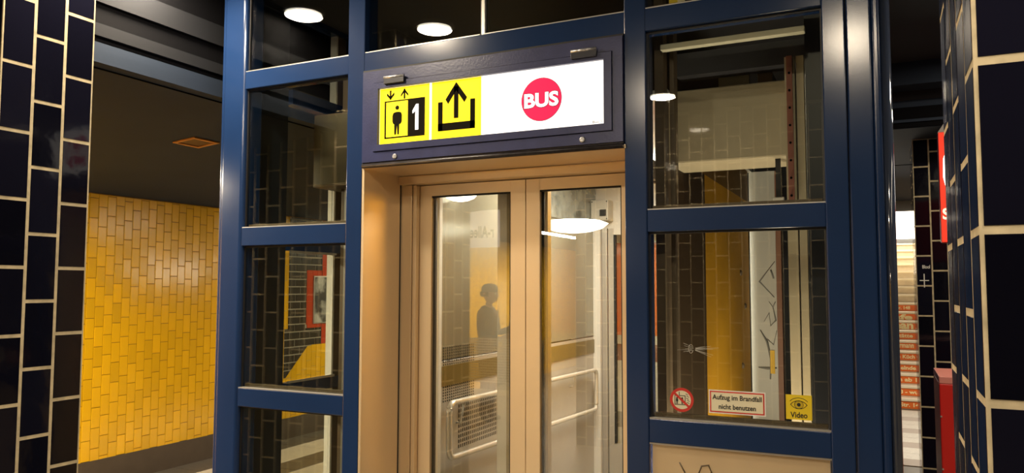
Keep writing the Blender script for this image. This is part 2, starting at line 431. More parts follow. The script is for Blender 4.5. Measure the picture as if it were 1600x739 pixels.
# ------------------------------------------------------------------ lift shaft
L = thing('lift_shaft', 'blue-framed glazed lift shaft with steel door portal in the middle', 'lift', (-1.45, 1.5, 0))
ZT = 3.16
def post(x0, x1, y0=0., y1=.1, z0=0, z1=ZT, bev=.004, m_=None): return B('post', m_ or BLUE, L, x0, x1, y0, y1, z0, z1, bev=bev)
# left corner: outer round-edged column and inner leaf
MB().box(-2.962, -2.815, 0, .13, 0, ZT, bev=.018, seg=4).build('post', BLUE, L)
MB().box(-2.985, -2.93, .012, .12, 0, ZT, bev=.012, seg=3).build('post_flange', BLUE, L)
post(-2.185, -2.092)
post(-.871, -.786)
post(-.165, -.092, -.004, .11)
MB().box(-.089, -.012, 0, .11, 0, ZT, bev=.006, seg=2).build('post', BLUE, L)
MB().box(-.012, .016, .004, .1, 0, ZT, bev=.010, seg=4).build('post_flange', BLUE, L)
MB().tube([(.030, .03, 0), (.030, .03, ZT)], .017, 20).build('corner_tube', mat('gloss_blue', (.03, .04, .07), .08, spec=.8, coat=.5), L)
MB().box(.034, .046, .045, 2.95, 0, ZT, bev=.004).build('side_frame', mat('side_blue', (.02, .035, .09), .2), L)
def rail(x0, x1, z0, z1): return B('rail', BLUE, L, x0, x1, .002, .085, z0, z1, bev=.003)
TR = (2.572, 2.659)
rail(-2.815, -.165, *TR)
rail(-2.815, -.165, 3.07, ZT)
LR = [(1.023, 1.110), (1.796, 1.884)]
for z in LR: rail(-2.815, -2.185, *z)
rail(-2.815, -2.185, 0, .2)
for z in [(1.030, 1.117), (1.806, 1.888)]: rail(-.786, -.165, *z)
rail(-.786, -.165, 0, .15)
GB = mat('glazing_bead', (.55, .53, .5), .35, metal=.6)
BD = mat('black_gasket', (.01, .01, .012), .5)
def window(x0, x1, z0, z1, m_=None, yg=.03, sill=True):
    """pane, black gaskets and a pale bead at the bottom"""
    B('glass_pane', m_ or GL, L, x0, x1, yg, yg+.006, z0, z1)
    mb = MB()
    mb.box(x0, x0+.006, yg-.008, yg, z0, z1); mb.box(x1-.006, x1, yg-.008, yg, z0, z1); mb.box(x0+.006, x1-.006, yg-.008, yg, z1-.008, z1)
    mb.build('gasket', BD, L)
    if sill: 
        B('glazing_bead', GB, L, x0+.001, x1-.001, .004, yg, z0, z0+.004)
    mb = MB(); mb.box(x0+.012, x1-.012, yg+.007, yg+.03, z0, z0+.018); mb.build('inner_sill', BROWN, L)
GL2 = glass('left_window_glass', (.88, .90, .86), .05)
window(-2.815, -2.185, 1.110, 1.796, GL2); window(-2.815, -2.185, 1.884, 2.572, GL2); window(-2.815, -2.185, .2, 1.023, GL2, sill=False)
window(-.786, -.165, 1.117, 1.806); window(-.786, -.165, 1.888, 2.572)
window(-2.815, -1.502, 2.659, 3.07); window(-1.487, -.165, 2.659, 3.07)
B('mullion', ALU, L, -1.502, -1.487, .02, .06, 2.659, 3.07)
# steel panel under the right window
B('lower_panel', STEEL, L, -.779, -.172, .02, .03, .15, 1.024)
B('panel_bead', GB, L, -.786, -.165, .006, .02, 1.024, 1.030)
mb = MB(); mb.tube([(-.62, .0195, .91), (-.60, .0195, .96), (-.575, .0195, .965), (-.565, .0195, .94), (-.59, .0195, .91)], .003, 6); mb.build('scribble', BROWN, L); mb = MB(); mb.tube([(-.68, .0195, .965), (-.66, .0195, .93)], .0025, 6)
mb.build('scribble', BROWN, L)
# portal: steel reveals, head and inner frame
B('portal_jamb', STEEL, L, -2.100, -2.084, .0, .30, 0, 2.13)
B('portal_jamb', STEEL, L, -.872, -.86, .1, .30, 0, 2.13)
B('portal_jamb', STEEL, L, -2.084, -2.022, .295, .36, 0, 2.085, bev=.002)
B('portal_jamb', STEEL, L, -.95, -.862, .295, .36, 0, 2.085, bev=.002)
B('jamb_return', STEEL, L, -2.019, -2.0, .30, .36, 0, 2.085, bev=.002)
B('joint', RUB, L, -2.098, -2.083, .286, .2945, 0, 2.13)
B('portal_head', STEEL, L, -2.084, -.862, .0, .30, 2.128, 2.142)
B('portal_head', STEEL, L, -2.084, -.862, .27, .36, 2.087, 2.126, bev=.003)
B('head_track', BROWN, L, -2.084, -.862, .36, .46, 2.06, 2.14)
def leaf(x0, x1, gx0, gx1):
    mb = MB(); y0, y1 = .33, .365
    mb.box(x0, gx0, y0, y1, .01, 2.084, bev=.002); mb.box(gx1, x1, y0, y1, .01, 2.084, bev=.002)
    mb.box(gx0-.002, gx1+.002, y0+.0005, y1, 2.032, 2.0835); mb.box(gx0-.002, gx1+.002, y0+.0005, y1, .01, .2)
    d = mb.build('door_leaf', STEEL, L)
    MB().box(gx0, gx1, y0+.012, y0+.02, .2, 2.032).build('door_glass', GLD, d)
    mb = MB(); mb.box(gx0, gx0+.012, y0+.02, y0+.034, .2, 2.032); mb.box(gx1-.004, gx1, y0+.002, y0+.012, .2, 2.032); mb.box(gx0, gx1, y0+.002, y0+.012, 2.024, 2.032)
    mb.build('door_gasket', RUB, d); return d
leaf(-1.998, -1.4385, -1.932, -1.514); leaf(-1.4365, -.94, -1.368, -.99)
B('threshold', ALU, L, -2.084, -.862, .0, .4, 0, .012)
# shaft sides, back and roof
SB = mat('shaft_back', (.012, .012, .014), .6)
B('side_panel', mat('blueblack_panel', (.020, .024, .032), .35), L, -2.90, -2.87, .13, .372, 0, ZT)
for z0, z1 in [(0, .2), (1.023, 1.088), (1.79, 1.86), (2.58, 2.66), (3.07, ZT)]: B('side_rail', BLUE, L, -2.90, -2.84, .372, 2.9, z0, z1)
for z0 in (1.088, 1.79-.012): B('side_bead', GB, L, -2.84, -2.832, .372, .752, z0, z0+.012)
B('side_post', BROWN, L, -2.90, -2.855, .765, .84, 0, ZT)
B('side_bead', WHITE, L, -2.90, -2.856, .752, .765, 0, ZT)
for y in (1.8, 2.86): B('side_post', BLUE, L, -2.90, -2.84, y, y+.09, 0, ZT)
for (a, b) in ((.2, 1.023), (1.10, 1.778), (1.86, 2.58)): B('side_glass', GL, L, -2.874, -2.868, .372, .752, a, b)
for (a, b) in ((.2, 1.023), (1.10, 1.778), (1.86, 2.58)): B('side_glass', GL, L, -2.874, -2.868, .84, 1.8, a, b)
B('back_blackout', SB, L, -2.84, .034, 3.3, 3.32, 0, ZT)  # opaque sheet added to keep the shaft interior dark
B('side_panel', SB, L, .02, .034, .14, 3.3, 0, ZT)  # unseen opaque side, added against light leaking in from the stairs
B('roof', SB, L, -2.9, .034, .14, 3.3, 3.1, 3.15)

# guide rails and conduits inside the right bay
def thinrail(name, x0, x1, y0, y1, z0, z1, m_): return B(name, m_, L, x0, x1, y0, y1, z0, z1)
thinrail('guide_rail', -.745, -.728, .20, .26, 0, 2.9, BROWN)
thinrail('guide_rail', -.79, -.755, .14, .2, 0, 2.9, BROWN)
thinrail('guide_rail', -.33, -.292, .40, .45, 0, 2.52, BEIGE)
thinrail('guide_rail', -.286, -.258, .40, .44, 0, 2.52, BEIGE)
thinrail('perforated_rail', -.322, -.300, .385, .398, 1.9, 2.52, mat('rust_rail', (.28, .10, .07), .6))
thinrail('guide_rail', -.255, -.252, .41, .44, 0, 2.52, GB)
thinrail('cable_duct', -.245, -.185, .3, .42, 0, 2.9, mat('black_duct', (.012, .014, .02), .4))
mb = MB()
for k in range(8): mb.lathe((-.311, .384, 1.96+k*.07), [(.005, 0), (.005, .003)], 8, 'Y')
mb.build('bolt_row', BLACK, L, kind='stuff')
thinrail('cross_beam', -.79, -.16, .5, .6, 2.52, 2.62, DARKM)
B('light_batten', mat('batten_cream', (.62, .6, .45), .4), L, -.757, -.228, .105, .14, 2.522, 2.545, bev=.003)
MB().tube([(-.79, .75, 2.60), (-.34, .75, 2.60)], .03, 16).build('conduit_pipe', ALU, L)
thinrail('bracket', -.63, -.50, .62, .66, 2.45, 2.62, BEIGE)
# left bay interior
thinrail('guide_rail', -2.70, -2.665, .62, .68, 0, 2.9, BROWN)
thinrail('guide_rail', -2.662, -2.60, .60, .66, 0, 2.15, mat('grey_rail', (.34, .35, .33), .4, metal=.3))

t = thing('control_box', 'beige sheet-metal box hanging behind the upper right window', 'box', (-.592, .65, 2.145))
B('box_body', BEIGE, t, -.848, -.337, .55, .85, 2.145, 2.468, bev=.004)
B('box_lid', BEIGE, t, -.843, -.342, .546, .55, 2.15, 2.463, bev=.001)
B('hanger', BROWN, t, -.46, -.40, .6, .75, 2.468, 2.52)
B('cable', RUB, t, -.395, -.375, .6, .62, 1.98, 2.145)
B('cable_socket', GB, t, -.41, -.36, .59, .63, 1.93, 1.98, bev=.003)
t = thing('junction_box', 'dull brown metal cabinet behind the upper left window', 'box', (-2.5, .7, 2.14))
B('box_body', BROWN, t, -2.80, -2.2, .5, .8, 2.14, 2.54, bev=.004)
B('box_lid', mat('olive_brown', (.10, .08, .045), .4), t, -2.79, -2.21, .495, .5, 2.15, 2.53, bev=.002)

# ------------------------------------------------------------------ lift car
C = thing('lift_car', 'pale lit lift car with handrail behind the glazed steel doors', 'lift car', (-1.45, 1.7, .02))
B('car_floor', FLOORD, C, -2.0, -.85, .46, 2.85, .0, .02)
B('car_wall', CARW, C, -2.03, -2.0, .52, 2.85, .02, 1.22)
B('car_wall', mat('upper_car_panel', (.30, .285, .22), .2, metal=.3), C, -2.03, -2.0, .52, 2.85, 1.23, 2.42)
B('reflection_band', mat('olive_reflection', (.20, .15, .05), .3, metal=.2), C, -1.999, -1.993, .52, 2.84, 1.10, 1.20)  # olive strip paints a reflection onto the car wall
B('car_ceiling', mat('car_ceiling_white', (.55, .55, .53), .3, metal=.2), C, -2.03, -.82, .46, 2.88, 2.42, 2.46)
bw = mat('car_white', (.66, .65, .62), .35)
B('car_wall', bw, C, -2.0, -.85, 2.85, 2.88, 2.05, 2.42)
B('corner_column', bw, C, -2.0, -1.945, 2.80, 2.85, .02, 2.05)
B('door_frame', GB, C, -1.94, -1.90, 2.83, 2.87, .02, 2.05, bev=.003)
B('door_frame', CARW, C, -1.895, -1.85, 2.85, 2.88, .02, 2.05)
B('car_wall', CARW, C, -1.85, -.86, 2.85, 2.88, .02, .42)
B('door_gasket', RUB, C, -1.85, -1.835, 2.845, 2.875, .42, 2.0)
B('rear_glass', GLD, C, -1.835, -.9, 2.86, 2.866, .42, 2.0)
B('car_wall', bw, C, -1.85, -.86, 2.85, 2.88, 2.0, 2.05)
# right side of the car as seen through the right bay
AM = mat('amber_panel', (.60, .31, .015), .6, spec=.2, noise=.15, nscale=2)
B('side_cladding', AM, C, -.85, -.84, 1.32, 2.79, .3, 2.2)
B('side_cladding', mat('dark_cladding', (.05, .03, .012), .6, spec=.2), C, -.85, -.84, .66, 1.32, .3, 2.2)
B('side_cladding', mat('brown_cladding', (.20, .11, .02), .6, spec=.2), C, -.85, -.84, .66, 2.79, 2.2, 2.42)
B('car_wall', DARKM, C, -.85, -.84, .52, 2.79, .02, .3)
B('side_trim', BEIGE, C, -.85, -.832, .60, .66, .02, 2.25)
B('side_trim', BROWN, C, -.85, -.836, .50, .60, .02, 2.42)
for (y, z) in [(2.5, 2.22-.06), (2.42, 1.693), (2.58, 1.473), (2.44, 1.086)]:
    MB().lathe((-.84, y, z), [(.02, 0), (.02, .004), (.012, .012), (.008, .013)], 14, 'X').build('bolt', BROWN, C)
wp = B('corner_column', mat('pale_column', (.55, .55, .50), .4), C, -.84, -.665, 2.85, 2.95, .02, 2.42)
B('column_edge', mat('rust_edge', (.25, .12, .07), .5), C, -.664, -.63, 2.85, 2.93, .02, 2.42)
B('yellow_tag', mat('tag_yellow', (.8, .5, .02), .5), C, -.715, -.685, 2.84, 2.849, 1.0, 1.16)
# scribbled graffiti on the pale column
GR = mat('graffiti_ink', (.22, .22, .20), .7)
gx = lambda u: -.84+.175*u
def stroke(mb, pts, r=.006): mb.tube([(gx(a), 2.848, b) for a, b in pts], [r*.35]+[r]*(len(pts)-2)+[r*.5] if len(pts) > 2 else r, 6)
mb = MB()
stroke(mb, [(.95, 1.78), (.35, 1.64), (.9, 1.53)]); stroke(mb, [(.8, 1.72), (.9, 1.66)]); stroke(mb, [(.7, 1.5), (.85, 1.46), (.95, 1.5)])
stroke(mb, [(.5, 1.36), (.7, 1.42), (.75, 1.33), (.95, 1.37), (.85, 1.46)]); stroke(mb, [(.35, 1.30), (.6, 1.22), (.75, 1.10), (.7, .96)], .009)
stroke(mb, [(.98, 1.3), (.85, 1.2), (.6, 1.24)]); stroke(mb, [(.25, 1.04), (.6, 1.035), (.95, 1.04)], .01)
mb.build('graffiti', GR, C)
# handrail, closed loop
def loop(y0, y1, za0, zb0, za1, zb1, x=-1.95, r=.045):
    pts = []
    def arc(cy, cz, a0, a1):
        for k in range(7):
            a = R(a0+(a1-a0)*k/6); pts.append((x, cy+r*math.cos(a), cz+r*math.sin(a)))
    arc(y1-r, za1-r, 90, 0); arc(y1-r, zb1+r, 0, -90); arc(y0+r, zb0+r, -90, -180); arc(y0+r, za0-r, 180, 90); pts.append(pts[0])
    return pts
MB().tube(loop(.54, 2.72, 1.02, .75, .98, .69), .015, 12, cap=False).build('handrail', CHROME, C)
for y in (.7, 1.5, 2.3):
    MB().tube([(-2.0, y, .9), (-1.975, y, .9), (-1.955, y, 1.0)], .007, 8).build('handrail_bracket', CHROME, C)
# perforated grille behind the rail
mb = MB(); 
for i in range(22):
    for j in range(9):
        mb.box(-1.999, -1.9975, .72+i*.021, .728+i*.021, .765+j*.026, .782+j*.026)
mb.build('grille_slots', mat('slot_dark', (.05, .045, .03), .6), C, kind='stuff')
mb = MB()
for i in range(16):
    for j in range(20): mb.box(-1.999, -1.9975, .56+i*.021, .568+i*.021, 1.30-.28+j*.014, 1.308-.28+j*.014)
mb.build('grille_slots', MATS['slot_dark'], C, kind='stuff')
# inner car doors (aluminium stiles)
for (a, b) in ((-1.99, -1.972), (-1.64, -1.60)):
    B('car_door_stile', WHITE, C, a-.01, b, .47, .50, .02, 2.09, bev=.002)
B('car_door_stile', BEIGE, C, -1.60, -1.47, .47, .50, .02, 2.09)
B('car_door_stile', BEIGE, C, -1.462, -1.40, .47, .50, .02, 2.09)
B('car_door_stile', GB, C, -1.40, -1.385, .46, .50, .02, 2.09)
B('car_door_head', BROWN, C, -2.03, -.86, .47, .51, 2.055, 2.12)
# dome lamps of the car
def dome(x, y, z, r, h):
    MB().lathe((x, y, z), [(r*.4, 0), (r*.8, -h*.1), (r*1.02, -h*.3), (r*.85, -h*.65), (r*.5, -h*.9), (r*.15, -h)], 36).build('dome_lamp', CARL, C)
dome(-1.56, 1.25, 1.978, .19, .075); B('lamp_stem', ALU, C, -2.0, -1.56, 1.24, 1.26, 1.966, 1.976)
dome(-1.94, .62, 2.085, .085, .05)
dome(-1.2, 2.0, 2.42, .2, .07)
l = area('car_light', (-1.35, 1.6, 2.38), .8, 80, (1, .93, .8), shape='SQUARE'); 
B('smoked_mirror', mat('mirror_grey', (.28, .30, .28), .15, metal=.6, noise=.3, nscale=12), C, -1.999, -1.99, 1.3, 2.84, 2.07, 2.42)
# camera box
cbx = B('camera_box', mat('camera_grey', (.45, .44, .40), .45), C, -1.99, -1.85, 2.72, 2.85, 2.10, 2.26, bev=.008)
B('lens_window', RUB, cbx, -1.915, -1.865, 2.708, 2.722, 2.135, 2.185, bev=.004)
mb = MB()
for (x, z) in ((-1.978, 2.115), (-1.862, 2.115), (-1.978, 2.245), (-1.862, 2.245)): mb.lathe((x, 2.7195, z), [(.005, 0), (.005, .003)], 8, 'Y')
mb.build('screws', RUB, cbx)

# advert behind the car's rear glass
t = thing('advert_panel', 'orange and white advertising board seen through the right door leaf', 'advert', (-2.0, 3.12, .02))
B('board', WHITE, t, -2.3, -1.2, 3.1, 3.13, .02, 2.1)
B('orange_print', mat('orange_print', (.85, .22, .05), .5), t, -2.29, -1.21, 3.096, 3.1, 1.22, 1.95)
B('grey_print', mat('grey_print', (.35, .33, .28), .5), t, -2.29, -1.21, 3.096, 3.1, .5, .62)
B('skin_print', mat('brown_print', (.35, .16, .10), .5), t, -2.29, -1.21, 3.096, 3.1, 1.02, 1.15)

# ------------------------------------------------------------------ lit sign over the door
G = thing('lit_sign', 'backlit sign box over the lift door with yellow pictograms and a red BUS disc', 'sign', (-1.48, 0, 2.13))
mb = MB(); x0, x1, z0, z1 = -2.09, -.8735, 2.153, 2.564; a0, a1, b0, b1 = -2.03, -.9135, 2.196, 2.509
for bx in ((x0, x1, b1, z1), (x0, x1, z0, b0), (x0, a0, b0, b1), (a1, x1, b0, b1)): mb.box(bx[0], bx[1], -.012, .10, bx[2], bx[3])
mb.build('housing', BLUEV, G)
B('back_plate', DARKM, G, x0+.01, x1-.01, .06, .11, z0+.01, z1-.01)
mb = MB(); f0, f1, g0, g1 = -2.003, -.948, 2.2275, 2.4795; e = .003
for bx in ((a0+e, a1-e, g1, b1-e), (a0+e, a1-e, b0+e, g0), (a0+e, f0, g0, g1), (f1, a1-e, g0, g1)): mb.box(bx[0], bx[1], -.018, .02, bx[2], bx[3])
mb.build('sign_door', BLUEV, G)
mb = MB(); mb.box(x0-.003, x1+.002, -.006, .05, z1, 2.573); mb.box(x0-.003, x0, -.006, .05, 2.13, z1); mb.build('shadow_gap', RUB, G)
mb = MB(); mb.tube([(x0, -.006, 2.138), (x1, -.006, 2.138)], .010, 12); mb.box(x0, x1, -.004, .02, 2.146, 2.154); mb.build('lower_lip', mat('worn_black', (.025, .02, .022), .35, noise=.5, nscale=40), G)
WL = emis('lit_white', (1, .965, .90), 1.25)
YL = emis('lit_yellow', (1, .76, .012), 1.02)
RL = emis('lit_red', (.66, .012, .075), .85)
BK = mat('sign_black', (.010, .008, .004), .9, spec=.1)
fy = -.004
B('white_panel', WL, G, f0, f1, fy+.001, .012, g0, g1)
ym = YL.node_tree; n_ = ym.nodes; b_ = n_['Principled BSDF']; tc = n_.new('ShaderNodeTexCoord'); sx = n_.new('ShaderNodeSeparateXYZ'); ym.links.new(tc.outputs['Object'], sx.inputs[0])
B('yellow_panel', YL, G, -2.001, -1.742, fy, .010, g0+.001, g1-.001)
B('yellow_panel', YL, G, -1.7305, -1.489, fy, .010, g0+.001, g1-.001)
# lift pictogram
px = lambda c: -2.002+(c-45)/(590-45)*.261          # from the left panel of the sign
pz = lambda v: g1-v*.252
def sq(mb, xa, xb, va, vb, y=fy, th=.0012): mb.box(px(xa), px(xb), y-th, y, pz(vb), pz(va))
mb = MB()
sq(mb, 102, 118, .232, .90); sq(mb, 102, 540, .232, .252); sq(mb, 102, 540, .875, .90); sq(mb, 358, 540, .252, .875)
def poly(mb, pts, y=fy, th=.0012): mb.prism([(px(a), pz(b)) for a, b in pts], y-th, y)
# person
def disc(mb, cx, cz, r, y, th=.0012, n=24): mb.prism([(cx+r*math.cos(2*math.pi*k/n), cz+r*math.sin(2*math.pi*k/n)) for k in range(n)], y-th, y)
disc(mb, px(241), pz(.365), .0095, fy)
poly(mb, [(190, .50), (200, .455), (225, .44), (262, .44), (285, .455), (292, .50), (292, .62), (280, .655), (265, .66), (262, .84), (245, .84), (241, .66), (230, .84), (212, .84), (210, .66), (196, .64), (190, .60)])
# small arrows above
def arrow(mb, cx, va, vb, up):
    s = -1 if up else 1; tip = va if up else vb
    mb.box(px(cx-8), px(cx+8), fy-.0012, fy, pz(vb), pz(va))
    for d in (-1, 1):
        poly(mb, [(cx, tip), (cx, tip-s*.05), (cx+d*40, tip-s*.125), (cx+d*40, tip-s*.075)] if not up else [(cx, tip), (cx+d*40, tip+.095), (cx+d*40, tip+.135), (cx, tip+.05)])
arrow(mb, 166, .045, .21, False); arrow(mb, 320, .045, .22, True)
mb.build('lift_pictogram', BK, G)
mb = MB(); mb.prism([(px(a), pz(b)) for a, b in [(440, .79), (440, .46), (412, .50), (408, .455), (448, .34), (474, .34), (474, .79)]], fy-.0022, fy-.0012); mb.build('digit', emis('digit_white', (1, 1, 1), 1.0), G)
# exit-up pictogram
qx = lambda c: -1.7305+(c-605)/(1165-605)*.2415
mb = MB()
def qb(xa, xb, va, vb): mb.box(qx(xa), qx(xb), fy-.0012, fy, pz(vb), pz(va))
qb(680, 732, .36, .86); qb(1045, 1098, .36, .86); qb(680, 1098, .73, .86); qb(862, 912, .12, .66)
for d in (-1, 1):
    mb.prism([(qx(887), pz(.045)), (qx(887+d*122), pz(.325)), (qx(887+d*92), pz(.405)), (qx(887+d*0), pz(.185))], fy-.0012, fy)
mb.build('exit_arrow', BK, G)
mb = MB(); disc(mb, -1.215, 2.352, .0885, fy, .0006, 48); mb.build('red_rim', mat('dark_red_rim', (.10, .01, .02), .5), G)
mb = MB(); disc(mb, -1.215, 2.352, .0870, fy, .0010, 48); mb.build('red_disc', RL, G)
text('bus_lettering_edge', 'BUS', MATS['dark_red_rim'], G, (-1.2925, -1.1375, 2.318, 2.382), fy-.0008, bold=.045)
text('bus_lettering', 'BUS', WL, G, (-1.290, -1.140, 2.320, 2.380), fy-.0014, bold=.035)
text('small_print', 'Bus S', mat('print_grey', (.1, .09, .08), .6), G, (-.998, -.958, 2.234, 2.245), fy)
WORN = mat('worn_hinge', (.5, .5, .52), .35, metal=.7, noise=.6, nscale=60)
for xc in (-1.912, -1.026):
    h = B('hinge', mat('hinge_dark', (.02, .02, .03), .4), G, xc-.053, xc+.053, -.030, -.012, 2.493, 2.520, bev=.002)
    MB().tube([(xc-.053, -.026, 2.522), (xc+.053, -.026, 2.522)], .007, 10).build('hinge_barrel', WORN, h)
for (xc, zc) in ((-1.912, 2.170), (-1.037, 2.172)):
    mb = MB(); mb.lathe((xc, -.012, zc), [(.012, 0), (.012, .003), (.009, .006), (.004, .004)], 16, 'Y'); mb.build('screw', WORN, G)

# ------------------------------------------------------------------ stickers on the right window
ys = .0295
RED = mat('sticker_red', (.60, .04, .03), .4); CRM = mat('sticker_cream', (.78, .72, .52), .45); INK = mat('sticker_ink', (.015, .015, .015), .5)
t = thing('prohibition_sticker', 'round red and cream no-lift-in-fire sticker at the left of the right window', 'sticker', (-.671, ys, 1.147))
mb = MB(); disc(mb, -.671, 1.1885, .0435, ys, .0008, 40); mb.build('red_ring', RED, t)
mb = MB(); disc(mb, -.671, 1.1885, .0335, ys-.0008, .0004, 40); mb.build('cream_field', CRM, t)
mb = MB(); y_ = ys-.0012
def rb(xa, xb, za, zb): mb.box(-.671+xa, -.671+xb, y_-.0004, y_, 1.1885+za, 1.1885+zb)
rb(-.026, -.0235, -.016, .018); rb(-.026, .014, -.0185, -.016); rb(.0115, .014, -.016, .016); rb(-.008, .014, .014, .0165); rb(-.010, -.0075, .0145, .029)
for cx_ in (-.017, .002):
    disc(mb, -.671+cx_, 1.1885+.006, .0033, y_, .0004, 12); rb(cx_-.004, cx_+.004, -.006, .003); rb(cx_-.003, cx_-.0006, -.015, -.006); rb(cx_+.0006, cx_+.003, -.015, -.006)
for k in range(5):
    xx, zz = .018+(k % 2)*.002+k*.001, .019-k*.0075
    mb.prism([(-.671+xx-.004, 1.1885+zz+.003), (-.671+xx+.006, 1.1885+zz-.002), (-.671+xx+.0065, 1.1885+zz), (-.671+xx-.003, 1.1885+zz+.005)], y_-.0004, y_)
mb.build('pictogram', INK, t)
mb = MB(); c_, s_ = math.cos(R(-42)), math.sin(R(-42))
mb.prism([(-.671+a*c_-b*s_, 1.1885+a*s_+b*c_) for a, b in ((-.036, -.0042), (.036, -.0042), (.036, .0042), (-.036, .0042))], ys-.0022, ys-.0017); mb.build('slash_bar', RED, t)
t = thing('fire_notice', 'cream red-bordered notice reading Aufzug im Brandfall nicht benutzen', 'notice', (-.475, ys, 1.15))
B('white_edge', WHITE, t, -.573, -.377, ys-.0006, ys, 1.149, 1.232)
B('red_border', RED, t, -.569, -.381, ys-.0010, ys-.0006, 1.153, 1.228)
B('cream_field', CRM, t, -.5645, -.3855, ys-.0014, ys-.0010, 1.1575, 1.2235)
text('lettering', 'Aufzug im Brandfall', INK, t, (-.560, -.390, 1.193, 1.216), ys-.0014, bold=.022, th=.0005)
text('lettering', 'nicht benutzen', INK, t, (-.538, -.410, 1.1655, 1.183), ys-.0014, bold=.022, th=.0005)
t = thing('video_sticker', 'square yellow sticker with an eye and the word Video', 'sticker', (-.268, ys, 1.147))
YS = mat('sticker_yellow', (.78, .58, .02), .45)
B('yellow_field', YS, t, -.310, -.226, ys-.0008, ys, 1.147, 1.231)
text('lettering', 'Video', INK, t, (-.296, -.241, 1.153, 1.173), ys-.0008, bold=.02, th=.0004)
def arcpoly(mb, cx, cz, rx, rz, w_, a0, a1, y, n=20, sk=0):
    o_, i_ = [], []
    for k in range(n+1):
        a = R(a0+(a1-a0)*k/n); o_.append((cx+rx*math.cos(a), cz+rz*math.sin(a))); i_.append((cx+(rx-w_)*math.cos(a), cz+(rz-w_)*math.sin(a)))
    for k in range(n): mb.prism([o_[k], o_[k+1], i_[k+1], i_[k]], y-.0004, y)
mb = MB(); y_ = ys-.0008; cx, cz = -.268, 1.198
arcpoly(mb, cx, cz-.012, .031, .026, .0022, 25, 155, y_); arcpoly(mb, cx, cz+.011, .030, .026, .002, -155, -25, y_)
arcpoly(mb, cx, cz-.006, .036, .030, .0018, 35, 145, y_); arcpoly(mb, cx, cz, .015, .0145, .0018, 0, 360, y_); disc(mb, cx, cz, .0065, y_, .0004); arcpoly(mb, cx, cz, .0105, .010, .001, 0, 360, y_)
mb.build('eye_pictogram', INK, t)
# star-shaped knock in the glass
mb = MB()
for k in range(16):
    a = random.uniform(-.9, .9)+(0 if k % 3 else math.pi); r0 = random.uniform(.004, .01); r1 = random.uniform(.02, .07)
    mb.tube([(-.625+r0*math.cos(a), .0285, 1.375+r0*math.sin(a)), (-.625+r1*math.cos(a)*1.4, .0285, 1.375+r1*math.sin(a)*.7)], .0003, 4)
mb.tube([(-.625+.012*math.cos(a)*.7-.01, .0285, 1.375+.016*math.sin(a)) for a in [k*.6 for k in range(11)]], .0006, 5)
mb.build('glass_scratch', mat('scratch_pale', (.6, .6, .56), .4), L)

# small yellow and white plate behind the top pane
t = thing('yellow_plate', 'small yellow and white plate at the top edge above the lift transom', 'plate', (-.672, .05, 2.66))
B('yellow_half', YS, t, -.705, -.672, .045, .055, 2.672, 2.8); B('white_half', CRM, t, -.672, -.645, .045, .055, 2.672, 2.8)

# ------------------------------------------------------------------ poster on the mosaic
t = thing('poster', 'black and white portrait poster on the red tiles seen through the left window', 'poster', (XW+.02, 4.05, 1.2))
pm = mat('poster_print', (.3, .28, .24), .5); nt = pm.node_tree; N = nt.nodes
tn = N.new('ShaderNodeTexNoise'); tn.inputs['Scale'].default_value = 5; tn.inputs['Detail'].default_value = 5; cr = N.new('ShaderNodeValToRGB')
cr.color_ramp.elements[0].position = .42; cr.color_ramp.elements[0].color = (.03, .028, .024, 1); cr.color_ramp.elements[1].position = .56; cr.color_ramp.elements[1].color = (.48, .46, .40, 1)
tcn = N.new('ShaderNodeTexCoord'); nt.links.new(tcn.outputs['Object'], tn.inputs[0]); nt.links.new(tn.outputs[0], cr.inputs[0]); nt.links.new(cr.outputs[0], N['Principled BSDF'].inputs['Base Color'])
B('frame', ALU, t, XW+.008, XW+.018, 3.90, 4.55, 1.19, 1.715)
B('print', pm, t, XW+.018, XW+.02, 3.915, 4.535, 1.205, 1.70)

# ------------------------------------------------------------------ right side: sign, machine, stairs
t = thing('round_lit_sign', 'red and white lit advertising drum beside the near right pillar', 'sign', (.45, 2.0, 1.842))
RS = emis('sign_red_lit', (.80, .045, .02), .75)
prof = [(-.155+.155*(1-math.cos(k/8*math.pi/2)), .05*math.sin(k/8*math.pi/2)) for k in range(9)]
mb = MB(); mb.box(.297, .62, 1.96, 2.04, 1.842, 2.45, bev=.01); mb.build('sign_body', mat('sign_red', (.6, .03, .015), .4), t); B('lit_face', RS, t, .299, .618, 1.957, 1.96, 1.846, 2.446)
mb = MB(); mb.prism([(.297, 2.449), (.62, 2.449), (.62, 2.56), (.40, 2.54), (.33, 2.50)], 1.97, 2.03); mb.build('top_cap', mat('cap_grey', (.4, .38, .34), .5), t)
mb = MB(); mb.prism([(.318, 2.30), (.345, 2.38), (.60, 2.38), (.60, 2.1), (.345, 2.10), (.325, 2.15), (.315, 2.2)], 1.953, 1.957); mb.build('white_shape', emis('sign_white_lit', (1, .96, .9), 2.2), t)
text('lettering', 'Shop', emis('sign_letters', (1, .8, .6), 1), t, (.307, .45, 1.95, 2.03), 1.957, bold=.03)
B('sign_pole', ALU, t, .53, .56, 2.005, 2.035, 1.118, 1.842)
t = thing('red_machine', 'tall red machine with a pinkish top behind the near right pillar', 'machine', (.5, 2.25, 0))
B('body', mat('machine_red', (.55, .015, .01), .35), t, .265, .85, 2.0, 2.5, 0, 1.08, bev=.006)
B('top', mat('machine_top', (.62, .22, .18), .5), t, .265, .85, 2.0, 2.5, 1.08, 1.118, bev=.004)
for z in (.35, .62, .9): B('rivet', ALU, t, .266, .274, 1.996, 2.0, z, z+.008)

